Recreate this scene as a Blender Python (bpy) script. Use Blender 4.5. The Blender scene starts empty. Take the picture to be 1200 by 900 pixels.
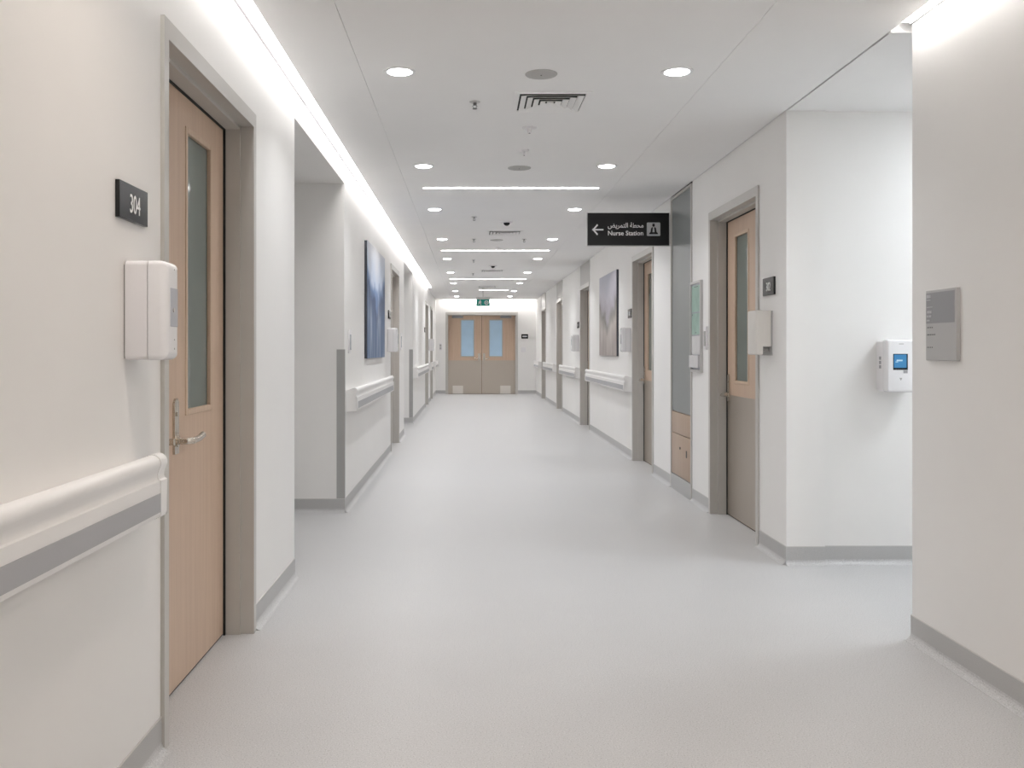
import bpy, bmesh, math
from mathutils import Matrix, Vector

S = bpy.context.scene
COL = S.collection
PI = math.pi

# ------------------------------------------------------------------ camera, world, exposure
EYE = 1.20
cam_d = bpy.data.cameras.new('camera')
cam_d.sensor_width = 36.0
cam_d.lens = 32.4                      # 1080 px focal length at 1200 px width
cam_d.shift_x = 0.0408
cam_d.shift_y = -0.03375
cam_d.clip_start = 0.05
cam_d.clip_end = 100
cam = bpy.data.objects.new('camera', cam_d)
COL.objects.link(cam)
cam.location = (0, 0, EYE)
cam.rotation_euler = (PI / 2, 0, 0)
S.camera = cam

world = bpy.data.worlds.new('world')
S.world = world
world.use_nodes = True
world.node_tree.nodes['Background'].inputs[0].default_value = (0.8, 0.85, 0.9, 1)
world.node_tree.nodes['Background'].inputs[1].default_value = 0.3

S.view_settings.view_transform = 'Standard'
S.view_settings.look = 'None'
S.view_settings.gamma = 1.0
S.view_settings.use_curve_mapping = False
S.view_settings.exposure = 0.57

# strengths of the luminaires, those in view and the added ones
DOWNLIGHT = 14.0
DOWN_W = 2.6
COVE = 6.0
LINEAR = 14.0
ADDED_PANEL = 15.5

# ------------------------------------------------------------------ materials
def _new(name):
    m = bpy.data.materials.new(name)
    m.use_nodes = True
    nt = m.node_tree
    return m, nt, nt.nodes['Principled BSDF']

def mat(name, col, rough=0.5, metal=0.0, spec=0.5, var=0.0, scale=6.0, coat=0.0):
    m, nt, b = _new(name)
    b.inputs['Base Color'].default_value = (*col, 1)
    b.inputs['Roughness'].default_value = rough
    b.inputs['Metallic'].default_value = metal
    b.inputs['Specular IOR Level'].default_value = spec
    b.inputs['Coat Weight'].default_value = coat
    tc = nt.nodes.new('ShaderNodeTexCoord')
    n = nt.nodes.new('ShaderNodeTexNoise')
    n.inputs['Scale'].default_value = scale
    n.inputs['Detail'].default_value = 4
    nt.links.new(tc.outputs['Object'], n.inputs['Vector'])
    r = nt.nodes.new('ShaderNodeValToRGB')
    v = max(var, 0.004)
    r.color_ramp.elements[0].color = (*[c * (1 - v) for c in col], 1)
    r.color_ramp.elements[1].color = (*[min(1, c * (1 + v)) for c in col], 1)
    r.color_ramp.elements[0].position = 0.3
    r.color_ramp.elements[1].position = 0.7
    nt.links.new(n.outputs['Fac'], r.inputs['Fac'])
    nt.links.new(r.outputs['Color'], b.inputs['Base Color'])
    return m

def emit(name, col, strength, base=0.9):
    m, nt, b = _new(name)
    b.inputs['Base Color'].default_value = (base, base, base, 1)
    b.inputs['Emission Color'].default_value = (*col, 1)
    b.inputs['Emission Strength'].default_value = strength
    return m

def wood(name, dark, light):
    m, nt, b = _new(name)
    tc = nt.nodes.new('ShaderNodeTexCoord')
    mp = nt.nodes.new('ShaderNodeMapping')
    mp.inputs['Scale'].default_value = (26, 26, 0.9)
    nt.links.new(tc.outputs['Object'], mp.inputs['Vector'])
    n = nt.nodes.new('ShaderNodeTexNoise')
    n.inputs['Scale'].default_value = 2.2
    n.inputs['Detail'].default_value = 6
    n.inputs['Roughness'].default_value = 0.6
    n.inputs['Distortion'].default_value = 0.3
    nt.links.new(mp.outputs['Vector'], n.inputs['Vector'])
    r = nt.nodes.new('ShaderNodeValToRGB')
    r.color_ramp.elements[0].position = 0.3
    r.color_ramp.elements[0].color = (*dark, 1)
    r.color_ramp.elements[1].position = 0.72
    r.color_ramp.elements[1].color = (*light, 1)
    nt.links.new(n.outputs['Fac'], r.inputs['Fac'])
    nt.links.new(r.outputs['Color'], b.inputs['Base Color'])
    b.inputs['Roughness'].default_value = 0.42
    b.inputs['Specular IOR Level'].default_value = 0.4
    return m

def steel(name, col, rough=0.34):
    m, nt, b = _new(name)
    tc = nt.nodes.new('ShaderNodeTexCoord')
    mp = nt.nodes.new('ShaderNodeMapping')
    mp.inputs['Scale'].default_value = (160, 160, 1.5)
    nt.links.new(tc.outputs['Object'], mp.inputs['Vector'])
    n = nt.nodes.new('ShaderNodeTexNoise')
    n.inputs['Scale'].default_value = 3
    n.inputs['Detail'].default_value = 3
    nt.links.new(mp.outputs['Vector'], n.inputs['Vector'])
    r = nt.nodes.new('ShaderNodeMapRange')
    r.inputs['To Min'].default_value = rough - 0.06
    r.inputs['To Max'].default_value = rough + 0.08
    nt.links.new(n.outputs['Fac'], r.inputs['Value'])
    nt.links.new(r.outputs['Result'], b.inputs['Roughness'])
    b.inputs['Base Color'].default_value = (*col, 1)
    b.inputs['Metallic'].default_value = 0.9
    return m

def speckle(name, base, fleck, dark, rough, scale=330.0, spec=0.5):
    """vinyl sheet: fine light and dark chips over a faint mottle"""
    m, nt, b = _new(name)
    tc = nt.nodes.new('ShaderNodeTexCoord')
    n = nt.nodes.new('ShaderNodeTexNoise')
    n.inputs['Scale'].default_value = scale
    n.inputs['Detail'].default_value = 2
    nt.links.new(tc.outputs['Object'], n.inputs['Vector'])
    r = nt.nodes.new('ShaderNodeValToRGB')
    e = r.color_ramp.elements
    e[0].position, e[0].color = 0.30, (*dark, 1)
    e[1].position, e[1].color = 0.72, (*fleck, 1)
    k = e.new(0.42); k.color = (*base, 1)
    k = e.new(0.60); k.color = (*base, 1)
    nt.links.new(n.outputs['Fac'], r.inputs['Fac'])
    n2 = nt.nodes.new('ShaderNodeTexNoise')
    n2.inputs['Scale'].default_value = 2.5
    n2.inputs['Detail'].default_value = 5
    nt.links.new(tc.outputs['Object'], n2.inputs['Vector'])
    mr = nt.nodes.new('ShaderNodeMapRange')
    mr.inputs['To Min'].default_value = 0.95
    mr.inputs['To Max'].default_value = 1.05
    nt.links.new(n2.outputs['Fac'], mr.inputs['Value'])
    mx = nt.nodes.new('ShaderNodeVectorMath')
    mx.operation = 'SCALE'
    nt.links.new(r.outputs['Color'], mx.inputs[0])
    nt.links.new(mr.outputs['Result'], mx.inputs['Scale'])
    nt.links.new(mx.outputs['Vector'], b.inputs['Base Color'])
    rr = nt.nodes.new('ShaderNodeMapRange')
    rr.inputs['To Min'].default_value = rough - 0.05
    rr.inputs['To Max'].default_value = rough + 0.05
    nt.links.new(n2.outputs['Fac'], rr.inputs['Value'])
    nt.links.new(rr.outputs['Result'], b.inputs['Roughness'])
    b.inputs['Specular IOR Level'].default_value = spec
    return m

def print_art(name, stops, streaks, streak_col, side_col):
    """a misty abstract print in the canvas' own x/z coordinates (x -0.5..0.5, z 0..1 after mapping)"""
    m, nt, b = _new(name)
    tc = nt.nodes.new('ShaderNodeTexCoord')
    sp = nt.nodes.new('ShaderNodeSeparateXYZ')
    nt.links.new(tc.outputs['Object'], sp.inputs[0])
    ns = nt.nodes.new('ShaderNodeTexNoise')
    ns.inputs['Scale'].default_value = 4.0
    ns.inputs['Detail'].default_value = 6
    nt.links.new(tc.outputs['Object'], ns.inputs['Vector'])
    ma = nt.nodes.new('ShaderNodeMath'); ma.operation = 'MULTIPLY_ADD'
    ma.inputs[1].default_value = 0.42
    ma.inputs[2].default_value = -0.21
    nt.links.new(ns.outputs['Fac'], ma.inputs[0])
    ad = nt.nodes.new('ShaderNodeMath'); ad.operation = 'ADD'
    nt.links.new(sp.outputs['Z'], ad.inputs[0])
    nt.links.new(ma.outputs[0], ad.inputs[1])
    # valley: brighter towards the middle of the print
    ab = nt.nodes.new('ShaderNodeMath'); ab.operation = 'ABSOLUTE'
    sh = nt.nodes.new('ShaderNodeMath'); sh.operation = 'ADD'; sh.inputs[1].default_value = 0.02
    nt.links.new(sp.outputs['X'], sh.inputs[0])
    nt.links.new(sh.outputs[0], ab.inputs[0])
    vy = nt.nodes.new('ShaderNodeMath'); vy.operation = 'MULTIPLY_ADD'
    vy.inputs[1].default_value = -0.5
    nt.links.new(ab.outputs[0], vy.inputs[0])
    nt.links.new(ad.outputs[0], vy.inputs[2])
    r = nt.nodes.new('ShaderNodeValToRGB')
    e = r.color_ramp.elements
    e[0].position, e[0].color = stops[0][0], (*stops[0][1], 1)
    e[1].position, e[1].color = stops[-1][0], (*stops[-1][1], 1)
    for p, c in stops[1:-1]:
        k = e.new(p); k.color = (*c, 1)
    nt.links.new(vy.outputs[0], r.inputs['Fac'])
    mp = nt.nodes.new('ShaderNodeMapping')
    mp.inputs['Scale'].default_value = (streaks, 1, 0.7)
    nt.links.new(tc.outputs['Object'], mp.inputs['Vector'])
    n2 = nt.nodes.new('ShaderNodeTexNoise')
    n2.inputs['Scale'].default_value = 1.6
    n2.inputs['Detail'].default_value = 4
    n2.inputs['Distortion'].default_value = 0.4
    nt.links.new(mp.outputs['Vector'], n2.inputs['Vector'])
    r2 = nt.nodes.new('ShaderNodeMapRange')
    r2.inputs['From Min'].default_value = 0.5
    r2.inputs['From Max'].default_value = 0.72
    nt.links.new(n2.outputs['Fac'], r2.inputs['Value'])
    mx = nt.nodes.new('ShaderNodeMix'); mx.data_type = 'RGBA'
    fade = nt.nodes.new('ShaderNodeMapRange')
    fade.inputs['From Min'].default_value = 0.62
    fade.inputs['From Max'].default_value = 0.35
    nt.links.new(sp.outputs['Z'], fade.inputs['Value'])
    mf = nt.nodes.new('ShaderNodeMath'); mf.operation = 'MULTIPLY'
    nt.links.new(r2.outputs['Result'], mf.inputs[0])
    nt.links.new(fade.outputs['Result'], mf.inputs[1])
    mh = nt.nodes.new('ShaderNodeMath'); mh.operation = 'MULTIPLY'; mh.inputs[1].default_value = 0.6
    nt.links.new(mf.outputs[0], mh.inputs[0])
    nt.links.new(mh.outputs[0], mx.inputs[0])
    nt.links.new(r.outputs['Color'], mx.inputs[6])
    mx.inputs[7].default_value = (*streak_col, 1)
    nt.links.new(mx.outputs[2], b.inputs['Base Color'])
    b.inputs['Roughness'].default_value = 0.5
    return m

M = {
    'wall': mat('wall_paint', (0.87, 0.856, 0.838), 0.55, var=0.012, scale=2.0, spec=0.35),
    'ceiling': mat('ceiling_paint', (0.945, 0.938, 0.93), 0.8, var=0.01, scale=2.0, spec=0.2),
    'dark': mat('dark_void', (0.03, 0.03, 0.03), 0.8),
    'floor': speckle('vinyl_floor', (0.55, 0.545, 0.545), (0.74, 0.73, 0.73), (0.33, 0.325, 0.32), 0.40, scale=225.0, spec=0.4),
    'base': speckle('vinyl_skirting', (0.49, 0.485, 0.48), (0.56, 0.55, 0.54), (0.41, 0.405, 0.40), 0.45, spec=0.4),
    'basecap': mat('skirting_cap', (0.66, 0.64, 0.62), 0.4),
    'frame': mat('grey_steel_frame', (0.56, 0.54, 0.51), 0.32, metal=0.0, spec=0.5, var=0.02),
    'wood': wood('beech_veneer', (0.575, 0.415, 0.305), (0.645, 0.48, 0.36)),
    'bead': wood('beech_bead', (0.56, 0.41, 0.30), (0.68, 0.52, 0.39)),
    'steel': steel('brushed_steel', (0.50, 0.475, 0.445)),
    'kick': steel('kick_plate_steel', (0.53, 0.475, 0.415), 0.42),
    'handle': steel('satin_handle', (0.62, 0.57, 0.50), 0.25),
    'polished': mat('polished_plate', (0.74, 0.70, 0.65), 0.3, metal=0.25),
    'woodlow': wood('dimmed_beech_front', (0.43, 0.315, 0.235), (0.49, 0.37, 0.28)),  # beech darkened in its colour, as dimmed behind glass
    'doorglass': mat('tinted_door_glass', (0.19, 0.228, 0.212), 0.08, spec=0.6, var=0.15, scale=1.5),
    'blueglass': mat('blue_frosted_glass', (0.49, 0.68, 0.86), 0.35, spec=0.4, var=0.03),
    'greyglass': mat('grey_screen_glass', (0.26, 0.275, 0.27), 0.32, metal=0.0, spec=0.25, var=0.05, scale=2),
    'seal': mat('gap_shade_black', (0.012, 0.012, 0.012), 0.7),  # flat black standing in for shade in the door gaps
    'rail': mat('white_vinyl_rail', (0.88, 0.865, 0.85), 0.33, spec=0.45),
    'railstripe': mat('grey_vinyl_stripe', (0.44, 0.44, 0.455), 0.45),
    'guard': mat('grey_corner_guard', (0.40, 0.395, 0.385), 0.42),
    'plastic': mat('white_plastic', (0.82, 0.80, 0.81), 0.3, spec=0.5),
    'plastic2': mat('white_plastic_cover', (0.86, 0.85, 0.86), 0.25, spec=0.5),
    'beigeplastic': mat('cream_plastic', (0.76, 0.73, 0.69), 0.35),
    'greyplastic': mat('pale_grey_plastic', (0.52, 0.53, 0.58), 0.25),
    'midplastic': mat('mid_grey_plastic', (0.42, 0.41, 0.40), 0.4),
    'black': mat('black_acrylic', (0.012, 0.012, 0.013), 0.22, spec=0.4),
    'white': mat('white_lettering', (0.88, 0.88, 0.88), 0.5),
    'icon': mat('silver_grey_print', (0.55, 0.55, 0.56), 0.5),
    'alu': mat('aluminium_edge', (0.58, 0.57, 0.56), 0.35, metal=0.4),
    'signgrey': mat('sign_grey', (0.52, 0.515, 0.51), 0.45, metal=0.2),
    'signdark': mat('sign_slate', (0.33, 0.33, 0.34), 0.4, metal=0.2),
    'tactile': mat('raised_dark_dot', (0.13, 0.13, 0.13), 0.5),
    'paper_green': mat('green_paper', (0.33, 0.47, 0.41), 0.6, var=0.15, scale=9),
    'paper_white': mat('white_paper', (0.68, 0.67, 0.67), 0.6, var=0.05, scale=9),
    'green': mat('exit_green', (0.0, 0.30, 0.24), 0.4),
    'canvas_edge': mat('canvas_edge', (0.05, 0.055, 0.07), 0.6),
    'screen': emit('blue_screen', (0.03, 0.24, 0.52), 0.6, 0.01),
    'screentext': emit('screen_white', (0.6, 0.85, 1.0), 0.6, 0.01),
    'lens': emit('downlight_lens', (0.965, 0.98, 1.0), DOWNLIGHT),
    'farlens': emit('far_downlight_lens', (0.955, 0.975, 1.0), DOWNLIGHT * 1.5),
    'warmlens': emit('added_warm_lens', (1.0, 0.87, 0.75), DOWNLIGHT),
    'endcove': emit('end_cove_diffuser', (1.0, 0.98, 0.965), COVE * 2.6),
    'nearcove': emit('near_cove_diffuser', (1.0, 0.97, 0.94), COVE * 1.7),
    'cove': emit('cove_diffuser', (1.0, 0.98, 0.965), COVE),
    'linear': emit('linear_diffuser', (1.0, 0.98, 0.96), LINEAR),
    'addedpanel': emit('added_panel_diffuser', (0.88, 0.945, 1.0), ADDED_PANEL),
    'overpanel': mat('greige_overpanel', (0.40, 0.385, 0.37), 0.4),
    'art_blue': print_art('blue_mist_print',
        [(0.0, (0.07, 0.13, 0.25)), (0.22, (0.07, 0.13, 0.26)), (0.40, (0.03, 0.065, 0.16)), (0.50, (0.12, 0.21, 0.40)),
         (0.60, (0.50, 0.57, 0.70)), (1.0, (0.74, 0.72, 0.72))], 9.0, (0.62, 0.68, 0.78), (0.05, 0.05, 0.07)),
    'art_path': print_art('pale_path_print',
        [(0.0, (0.36, 0.31, 0.29)), (0.20, (0.46, 0.41, 0.38)), (0.36, (0.20, 0.19, 0.17)), (0.46, (0.40, 0.37, 0.42)),
         (0.62, (0.50, 0.48, 0.54)), (1.0, (0.40, 0.42, 0.50))], 8.0, (0.66, 0.62, 0.60), (0.05, 0.05, 0.05)),
}

# ------------------------------------------------------------------ mesh helpers
def add_box(bm, x0, x1, y0, y1, z0, z1, bevel=0.0, seg=2, mi=0):
    g = bmesh.ops.create_cube(bm, size=1.0)
    vs = g['verts']
    bmesh.ops.transform(bm, verts=vs, matrix=Matrix.Translation(((x0 + x1) / 2, (y0 + y1) / 2, (z0 + z1) / 2)) @ Matrix.Diagonal((x1 - x0, y1 - y0, z1 - z0, 1)))
    fs = {f for v in vs for f in v.link_faces}
    for f in fs:
        f.material_index = mi
    if bevel > 0:
        es = list({e for v in vs for e in v.link_edges})
        r = bmesh.ops.bevel(bm, geom=es, offset=bevel, segments=seg, profile=0.5, affect='EDGES')
        for f in r['faces']:
            f.material_index = mi
    return vs

def add_cyl(bm, p0, p1, r, seg=20, r2=None):
    p0, p1 = Vector(p0), Vector(p1)
    d = p1 - p0
    q = Vector((0, 0, 1)).rotation_difference(d.normalized())
    mtx = Matrix.Translation((p0 + p1) / 2) @ q.to_matrix().to_4x4()
    bmesh.ops.create_cone(bm, cap_ends=True, segments=seg, radius1=r, radius2=r if r2 is None else r2, depth=d.length, matrix=mtx)

def add_tube(bm, pts, r, seg=12):
    pts = [Vector(p) for p in pts]
    rings = []
    for i, p in enumerate(pts):
        t = (pts[min(i + 1, len(pts) - 1)] - pts[max(i - 1, 0)]).normalized()
        a = t.orthogonal().normalized() if i == 0 else (rings_a - t * rings_a.dot(t)).normalized()
        rings_a = a
        b = t.cross(a)
        rings.append([bm.verts.new(p + (a * math.cos(2 * PI * k / seg) + b * math.sin(2 * PI * k / seg)) * r) for k in range(seg)])
    for i in range(len(rings) - 1):
        for k in range(seg):
            bm.faces.new((rings[i][k], rings[i][(k + 1) % seg], rings[i + 1][(k + 1) % seg], rings[i + 1][k]))
    bm.faces.new(rings[0][::-1]); bm.faces.new(rings[-1])

def add_profile(bm, prof, x0, x1, mis=None):
    """closed (y, z) profile run along x"""
    a = [bm.verts.new((x0, y, z)) for y, z in prof]
    b = [bm.verts.new((x1, y, z)) for y, z in prof]
    n = len(prof)
    for i in range(n):
        f = bm.faces.new((a[i], a[(i + 1) % n], b[(i + 1) % n], b[i]))
        if mis: f.material_index = mis[i]
    bm.faces.new(a[::-1]); bm.faces.new(b)

def add_lathe(bm, c, prof, seg=32):
    """(r, z) profile about a vertical axis at c; ends with r == 0 are closed"""
    rows = []
    for r, z in prof:
        if r <= 1e-6:
            rows.append([bm.verts.new((c[0], c[1], c[2] + z))])
        else:
            rows.append([bm.verts.new((c[0] + r * math.cos(2 * PI * k / seg), c[1] + r * math.sin(2 * PI * k / seg), c[2] + z)) for k in range(seg)])
    for a, b in zip(rows, rows[1:]):
        for k in range(seg):
            k2 = (k + 1) % seg
            vs = [a[k % len(a)], a[k2 % len(a)], b[k2 % len(b)], b[k % len(b)]]
            u = []
            for v in vs:
                if v not in u: u.append(v)
            if len(u) > 2: bm.faces.new(u)

def add_plate(bm, pts, y0, y1):
    """flat (x, z) outline given thickness along y"""
    a = [bm.verts.new((x, y0, z)) for x, z in pts]
    b = [bm.verts.new((x, y1, z)) for x, z in pts]
    n = len(pts)
    bm.faces.new(a); bm.faces.new(b[::-1])
    for i in range(n):
        bm.faces.new((a[i], b[i], b[(i + 1) % n], a[(i + 1) % n]))

def add_shell(bm, x0, x1, z0, z1, yb, yf, rc, rf, n=5):
    """rounded-corner block whose front edge (towards -y) is rolled over by rf"""
    def outline(y, ins):
        r = max(rc - ins, 0.0005)
        out = []
        for cx, cz, a0 in ((x1 - ins - r, z1 - ins - r, 0), (x0 + ins + r, z1 - ins - r, PI / 2), (x0 + ins + r, z0 + ins + r, PI), (x1 - ins - r, z0 + ins + r, 1.5 * PI)):
            for j in range(n + 1):
                a = a0 + j / n * PI / 2
                out.append(bm.verts.new((cx + r * math.cos(a), y, cz + r * math.sin(a))))
        return out
    rings = [outline(yb, 0)]
    for k in range(n + 1):
        a = k / n * PI / 2
        rings.append(outline(yf + rf * (1 - math.sin(a)), rf * (1 - math.cos(a))))
    for p, q in zip(rings, rings[1:]):
        m_ = len(p)
        for i in range(m_):
            bm.faces.new((p[i], p[(i + 1) % m_], q[(i + 1) % m_], q[i]))
    bm.faces.new(rings[0]); bm.faces.new(rings[-1][::-1])

def shell_obj(name, x0, x1, z0, z1, yb, yf, rc, rf, m, parent):
    bm = B(); add_shell(bm, x0, x1, z0, z1, yb, yf, rc, rf)
    return obj(name, bm, m, parent, smooth=True)

def ring_pts(cx, cz, r, n=20, a0=0, a1=2 * PI):
    return [(cx + r * math.cos(a0 + (a1 - a0) * k / n), cz + r * math.sin(a0 + (a1 - a0) * k / n)) for k in range(n)]

def obj(name, bm, mats, parent=None, smooth=False):
    bmesh.ops.recalc_face_normals(bm, faces=bm.faces[:])
    me = bpy.data.meshes.new(name)
    bm.to_mesh(me); bm.free()
    for m in (mats if isinstance(mats, (list, tuple)) else [mats]):
        me.materials.append(M[m])
    if smooth:
        for p in me.polygons: p.use_smooth = True
        try: me.set_sharp_from_angle(angle=math.radians(38))
        except Exception: pass
    o = bpy.data.objects.new(name, me)
    COL.objects.link(o)
    if parent: o.parent = parent
    return o

def B(): return bmesh.new()

def box_obj(name, dims, m, parent=None, bevel=0.0, seg=2):
    bm = B(); add_box(bm, *dims, bevel=bevel, seg=seg)
    return obj(name, bm, m, parent, smooth=bevel > 0)

def tag(o, label=None, cat=None, group=None, kind=None):
    if label: o['label'] = label
    if cat: o['category'] = cat
    if group: o['group'] = group
    if kind: o['kind'] = kind
    return o

def thing(name, label, cat, loc=(0, 0, 0), rz=0.0, group=None, kind=None):
    o = bpy.data.objects.new(name, None)
    COL.objects.link(o)
    o.empty_display_size = 0.1
    o.location = loc
    o.rotation_euler = (0, 0, rz)
    return tag(o, label, cat, group, kind)

def boxes(name, blist, m, label, cat, parent=None):
    bm = B()
    for b in blist: add_box(bm, *b)
    o = obj(name, bm, m, parent)
    return tag(o, label, cat, kind='structure') if parent is None else o

def text(name, body, size, x, y, z, m, parent, xs=1.0, bold=0.0, depth=0.0006):
    """lettering centred on (x, z), its face towards local -y"""
    c = bpy.data.curves.new(name, 'FONT')
    c.body = body; c.size = size; c.align_x = 'CENTER'; c.align_y = 'CENTER'
    c.extrude = depth; c.offset = bold; c.resolution_u = 3
    t = bpy.data.objects.new(name, c)
    COL.objects.link(t)
    bpy.context.view_layer.update()
    me = bpy.data.meshes.new_from_object(t.evaluated_get(bpy.context.evaluated_depsgraph_get()))
    bpy.data.objects.remove(t); bpy.data.curves.remove(c)
    xsv = [v.co.x for v in me.vertices]; ysv = [v.co.y for v in me.vertices]
    cx, cy = (min(xsv) + max(xsv)) / 2, (min(ysv) + max(ysv)) / 2
    for v in me.vertices:
        v.co = Vector(((v.co.x - cx) * xs + x, y - v.co.z, v.co.y - cy + z))
    me.materials.clear(); me.materials.append(M[m])
    o = bpy.data.objects.new(name, me)
    COL.objects.link(o)
    o.parent = parent
    return o

# ------------------------------------------------------------------ plan of the corridor (metres)
XL, XR, XRN = -0.925, 1.76, 1.825      # left wall, right wall, nearer right wall
ZC = 2.53                              # ceiling
ZT = 2.63                              # top of walls
Y0, YE = -4.0, 24.70                   # wall behind the camera, end wall
CL, CR = -0.83, 1.755                  # ceiling edges
TH = 0.26                              # wall thickness
LEFT, RIGHT = PI / 2, -PI / 2
DW, DH = 1.17, 2.20                    # door frame, outer
FW = 0.042                             # frame face
L_DOORS = [(2.752, 3.933), (10.70, 11.88), (18.90, 20.08), (21.30, 22.48)]
R_DOORS = [(5.607, 6.764), (8.84, 9.97), (13.55, 14.70), (17.55, 18.70), (21.45, 22.60)]
L_ALC = [(4.85, 6.77), (12.86, 14.80)]
SIDE0, SIDE1 = 3.81, 5.13              # side corridor opening
GP = (7.30, 8.05)                      # glazed panel in the right wall
ALC_Z = 2.42
XA = -1.55                             # back of the alcoves

# ------------------------------------------------------------------ walls
def wall_run(sign_x, x, y0, y1, holes):
    """boxes of a wall along y with openings (ya, yb, ztop)"""
    xa, xb = (x - TH, x) if sign_x < 0 else (x, x + TH)
    out, y = [], y0
    for ya, yb, zt in sorted(holes):
        if ya > y: out.append((xa, xb, y, ya, 0, ZT))
        if zt < ZT: out.append((xa, xb, ya, yb, zt, ZT))
        y = yb
    out.append((xa, xb, y, y1, 0, ZT))
    return out

IN = 0.03                               # frames lap over the edge of the opening
lh = [(a + IN, b - IN, DH - IN) for a, b in L_DOORS] + [(a, b, ALC_Z) for a, b in L_ALC]
wl = wall_run(-1, XL, Y0, YE, lh)
for a, b in L_ALC:
    wl += [(XA - 0.1, XL - TH, a - 0.1, a, 0, ZT), (XA - 0.1, XL - TH, b, b + 0.1, 0, ZT),
           (XA - 0.1, XA, a, b, 0, ZT), (XA, XL - TH, a, b, ALC_Z, ZT)]
boxes('wall_left', wl, 'wall', 'cream painted wall with four doors, two recesses and the blue picture', 'wall')
rh = [(a + IN, b - IN, DH - IN) for a, b in R_DOORS] + [(GP[0], GP[1], ZT)]
wr = [(XR, 1.975, SIDE1, SIDE1 + 0.02, 0, ZT)] + wall_run(1, XR, SIDE1 + 0.02, YE, rh)
boxes('wall_right', wr, 'wall', 'cream painted wall behind the hanging nurse station sign, with doors and pale picture', 'wall')
bm = B()
add_box(bm, XRN, XRN + TH, Y0, SIDE0, 0, ZT, bevel=0.006, seg=2)
add_box(bm, XRN + TH, 6.6, SIDE0 - 0.15, SIDE0, 0, ZT)
tag(obj('wall_near', bm, 'wall'), 'cream wall with the grey tactile plate, nearest the viewer', 'wall', kind='structure')
boxes('wall_side', [(XR + TH, 2.03, SIDE1 + 0.02, SIDE1 + 0.2, 0, ZT), (2.03, 6.6, SIDE1 + 0.02, SIDE1 + 0.2, 0, ZT), (6.6, 6.8, SIDE0 - 0.2, SIDE1 + 0.2, 0, ZT)],
      'wall', 'white wall of the side passage carrying the dispenser with blue screen', 'wall')
boxes('wall_end', [(XL - TH, -0.64, YE, YE + 0.2, 0, ZT), (1.26, XR + TH, YE, YE + 0.2, 0, ZT), (-0.64, 1.26, YE, YE + 0.2, 2.17, ZT)],
      'wall', 'cream end wall around the double doors', 'wall')
boxes('wall_back', [(XL - TH, XRN + TH, Y0 - 0.2, Y0, 0, ZT)], 'wall', 'plain cream wall closing the corridor behind the viewer', 'wall')

# floor
tag(box_obj('floor', (XA - 0.3, 6.8, Y0 - 0.2, YE + 0.6, -0.12, 0.0), 'floor'), 'pale grey speckled sheet vinyl floor of the corridor', 'floor', kind='structure')

# ceiling: strips with shadow joints between them
ceil = thing('ceiling', 'off-white plasterboard ceiling with narrow joints, downlights and light lines', 'ceiling', kind='structure')
J = 0.002
for xa, xb, ya, yb in ((CL, -0.52 - J / 2, Y0, YE - 0.1), (-0.52 + J / 2, 1.17 - J / 2, Y0, YE - 0.1), (1.17 + J / 2, CR, Y0, YE - 0.1),
                       (XL + 0.002, CL, 19.95, YE - 0.1), (CR + 0.012, 6.6, SIDE0 + 0.06, SIDE1 + 0.02)):
    box_obj('ceiling_panel', (xa, xb, ya, yb, ZC, ZC + 0.06), 'ceiling', ceil)
box_obj('ceiling_slab', (XA - 0.2, 6.8, Y0 - 0.2, YE + 0.2, ZT, ZT + 0.1), 'dark', ceil)

# ------------------------------------------------------------------ skirting (coved up from the floor)
SK = 0.105
_prof = [(-0.0005, SK), (-0.0035, SK), (-0.004, SK - 0.004)]
_n = 5
for k in range(_n + 1):
    a = k / _n * PI / 2
    _prof.append((-0.004 - 0.028 * (1 - math.cos(a)), 0.029 - 0.028 * math.sin(a)))
_prof += [(-0.032, 0.0), (-0.0005, 0.0)]
_mi = [2, 2, 0] + [1] * _n + [1, 0, 0]
def skirting(name, runs, label):
    bm = B()
    for x, y, x0, x1, rz in runs:
        s = B()
        add_profile(s, _prof, x0, x1, _mi)
        bmesh.ops.transform(s, verts=s.verts[:], matrix=Matrix.Translation((x, y, 0)) @ Matrix.Rotation(rz, 4, 'Z'))
        me = bpy.data.meshes.new('tmp'); s.to_mesh(me); s.free()
        bm.from_mesh(me); bpy.data.meshes.remove(me)
    return tag(obj(name, bm, ['base', 'floor', 'basecap']), label, 'skirting', kind='structure')

def gaps(y0, y1, holes):
    out, y = [], y0
    for a, b in sorted(holes):
        if a > y: out.append((y, a))
        y = b
    if y1 > y: out.append((y, y1))
    return out
runs = [(XL, 0, a, b, LEFT) for a, b in gaps(Y0, YE, L_DOORS + L_ALC)]
for a, b in L_ALC:
    runs += [(0, b, XA, XL + 0.004, 0), (XA, 0, a, b, LEFT)]
skirting('baseboard_left', runs, 'grey coved vinyl skirting along the wall with the blue picture')
runs = [(XR, 0, -b, -a, RIGHT) for a, b in gaps(SIDE1, YE, R_DOORS + [GP])]
skirting('baseboard_right', runs, 'grey coved vinyl skirting along the wall under the nurse station sign')
skirting('baseboard_near', [(XRN, 0, -SIDE0, -Y0, RIGHT)], 'grey coved vinyl skirting under the tactile plate wall, nearest the viewer')
skirting('baseboard_side', [(0, SIDE1, XR - 0.004, 1.975, 0), (0, SIDE1 + 0.02, 1.975, 6.6, 0)], 'grey coved vinyl skirting of the side passage wall')
skirting('baseboard_end', [(0, YE, XL, -0.655, 0), (0, YE, 1.275, XR, 0)], 'grey skirting either side of the end double doors')

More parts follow.
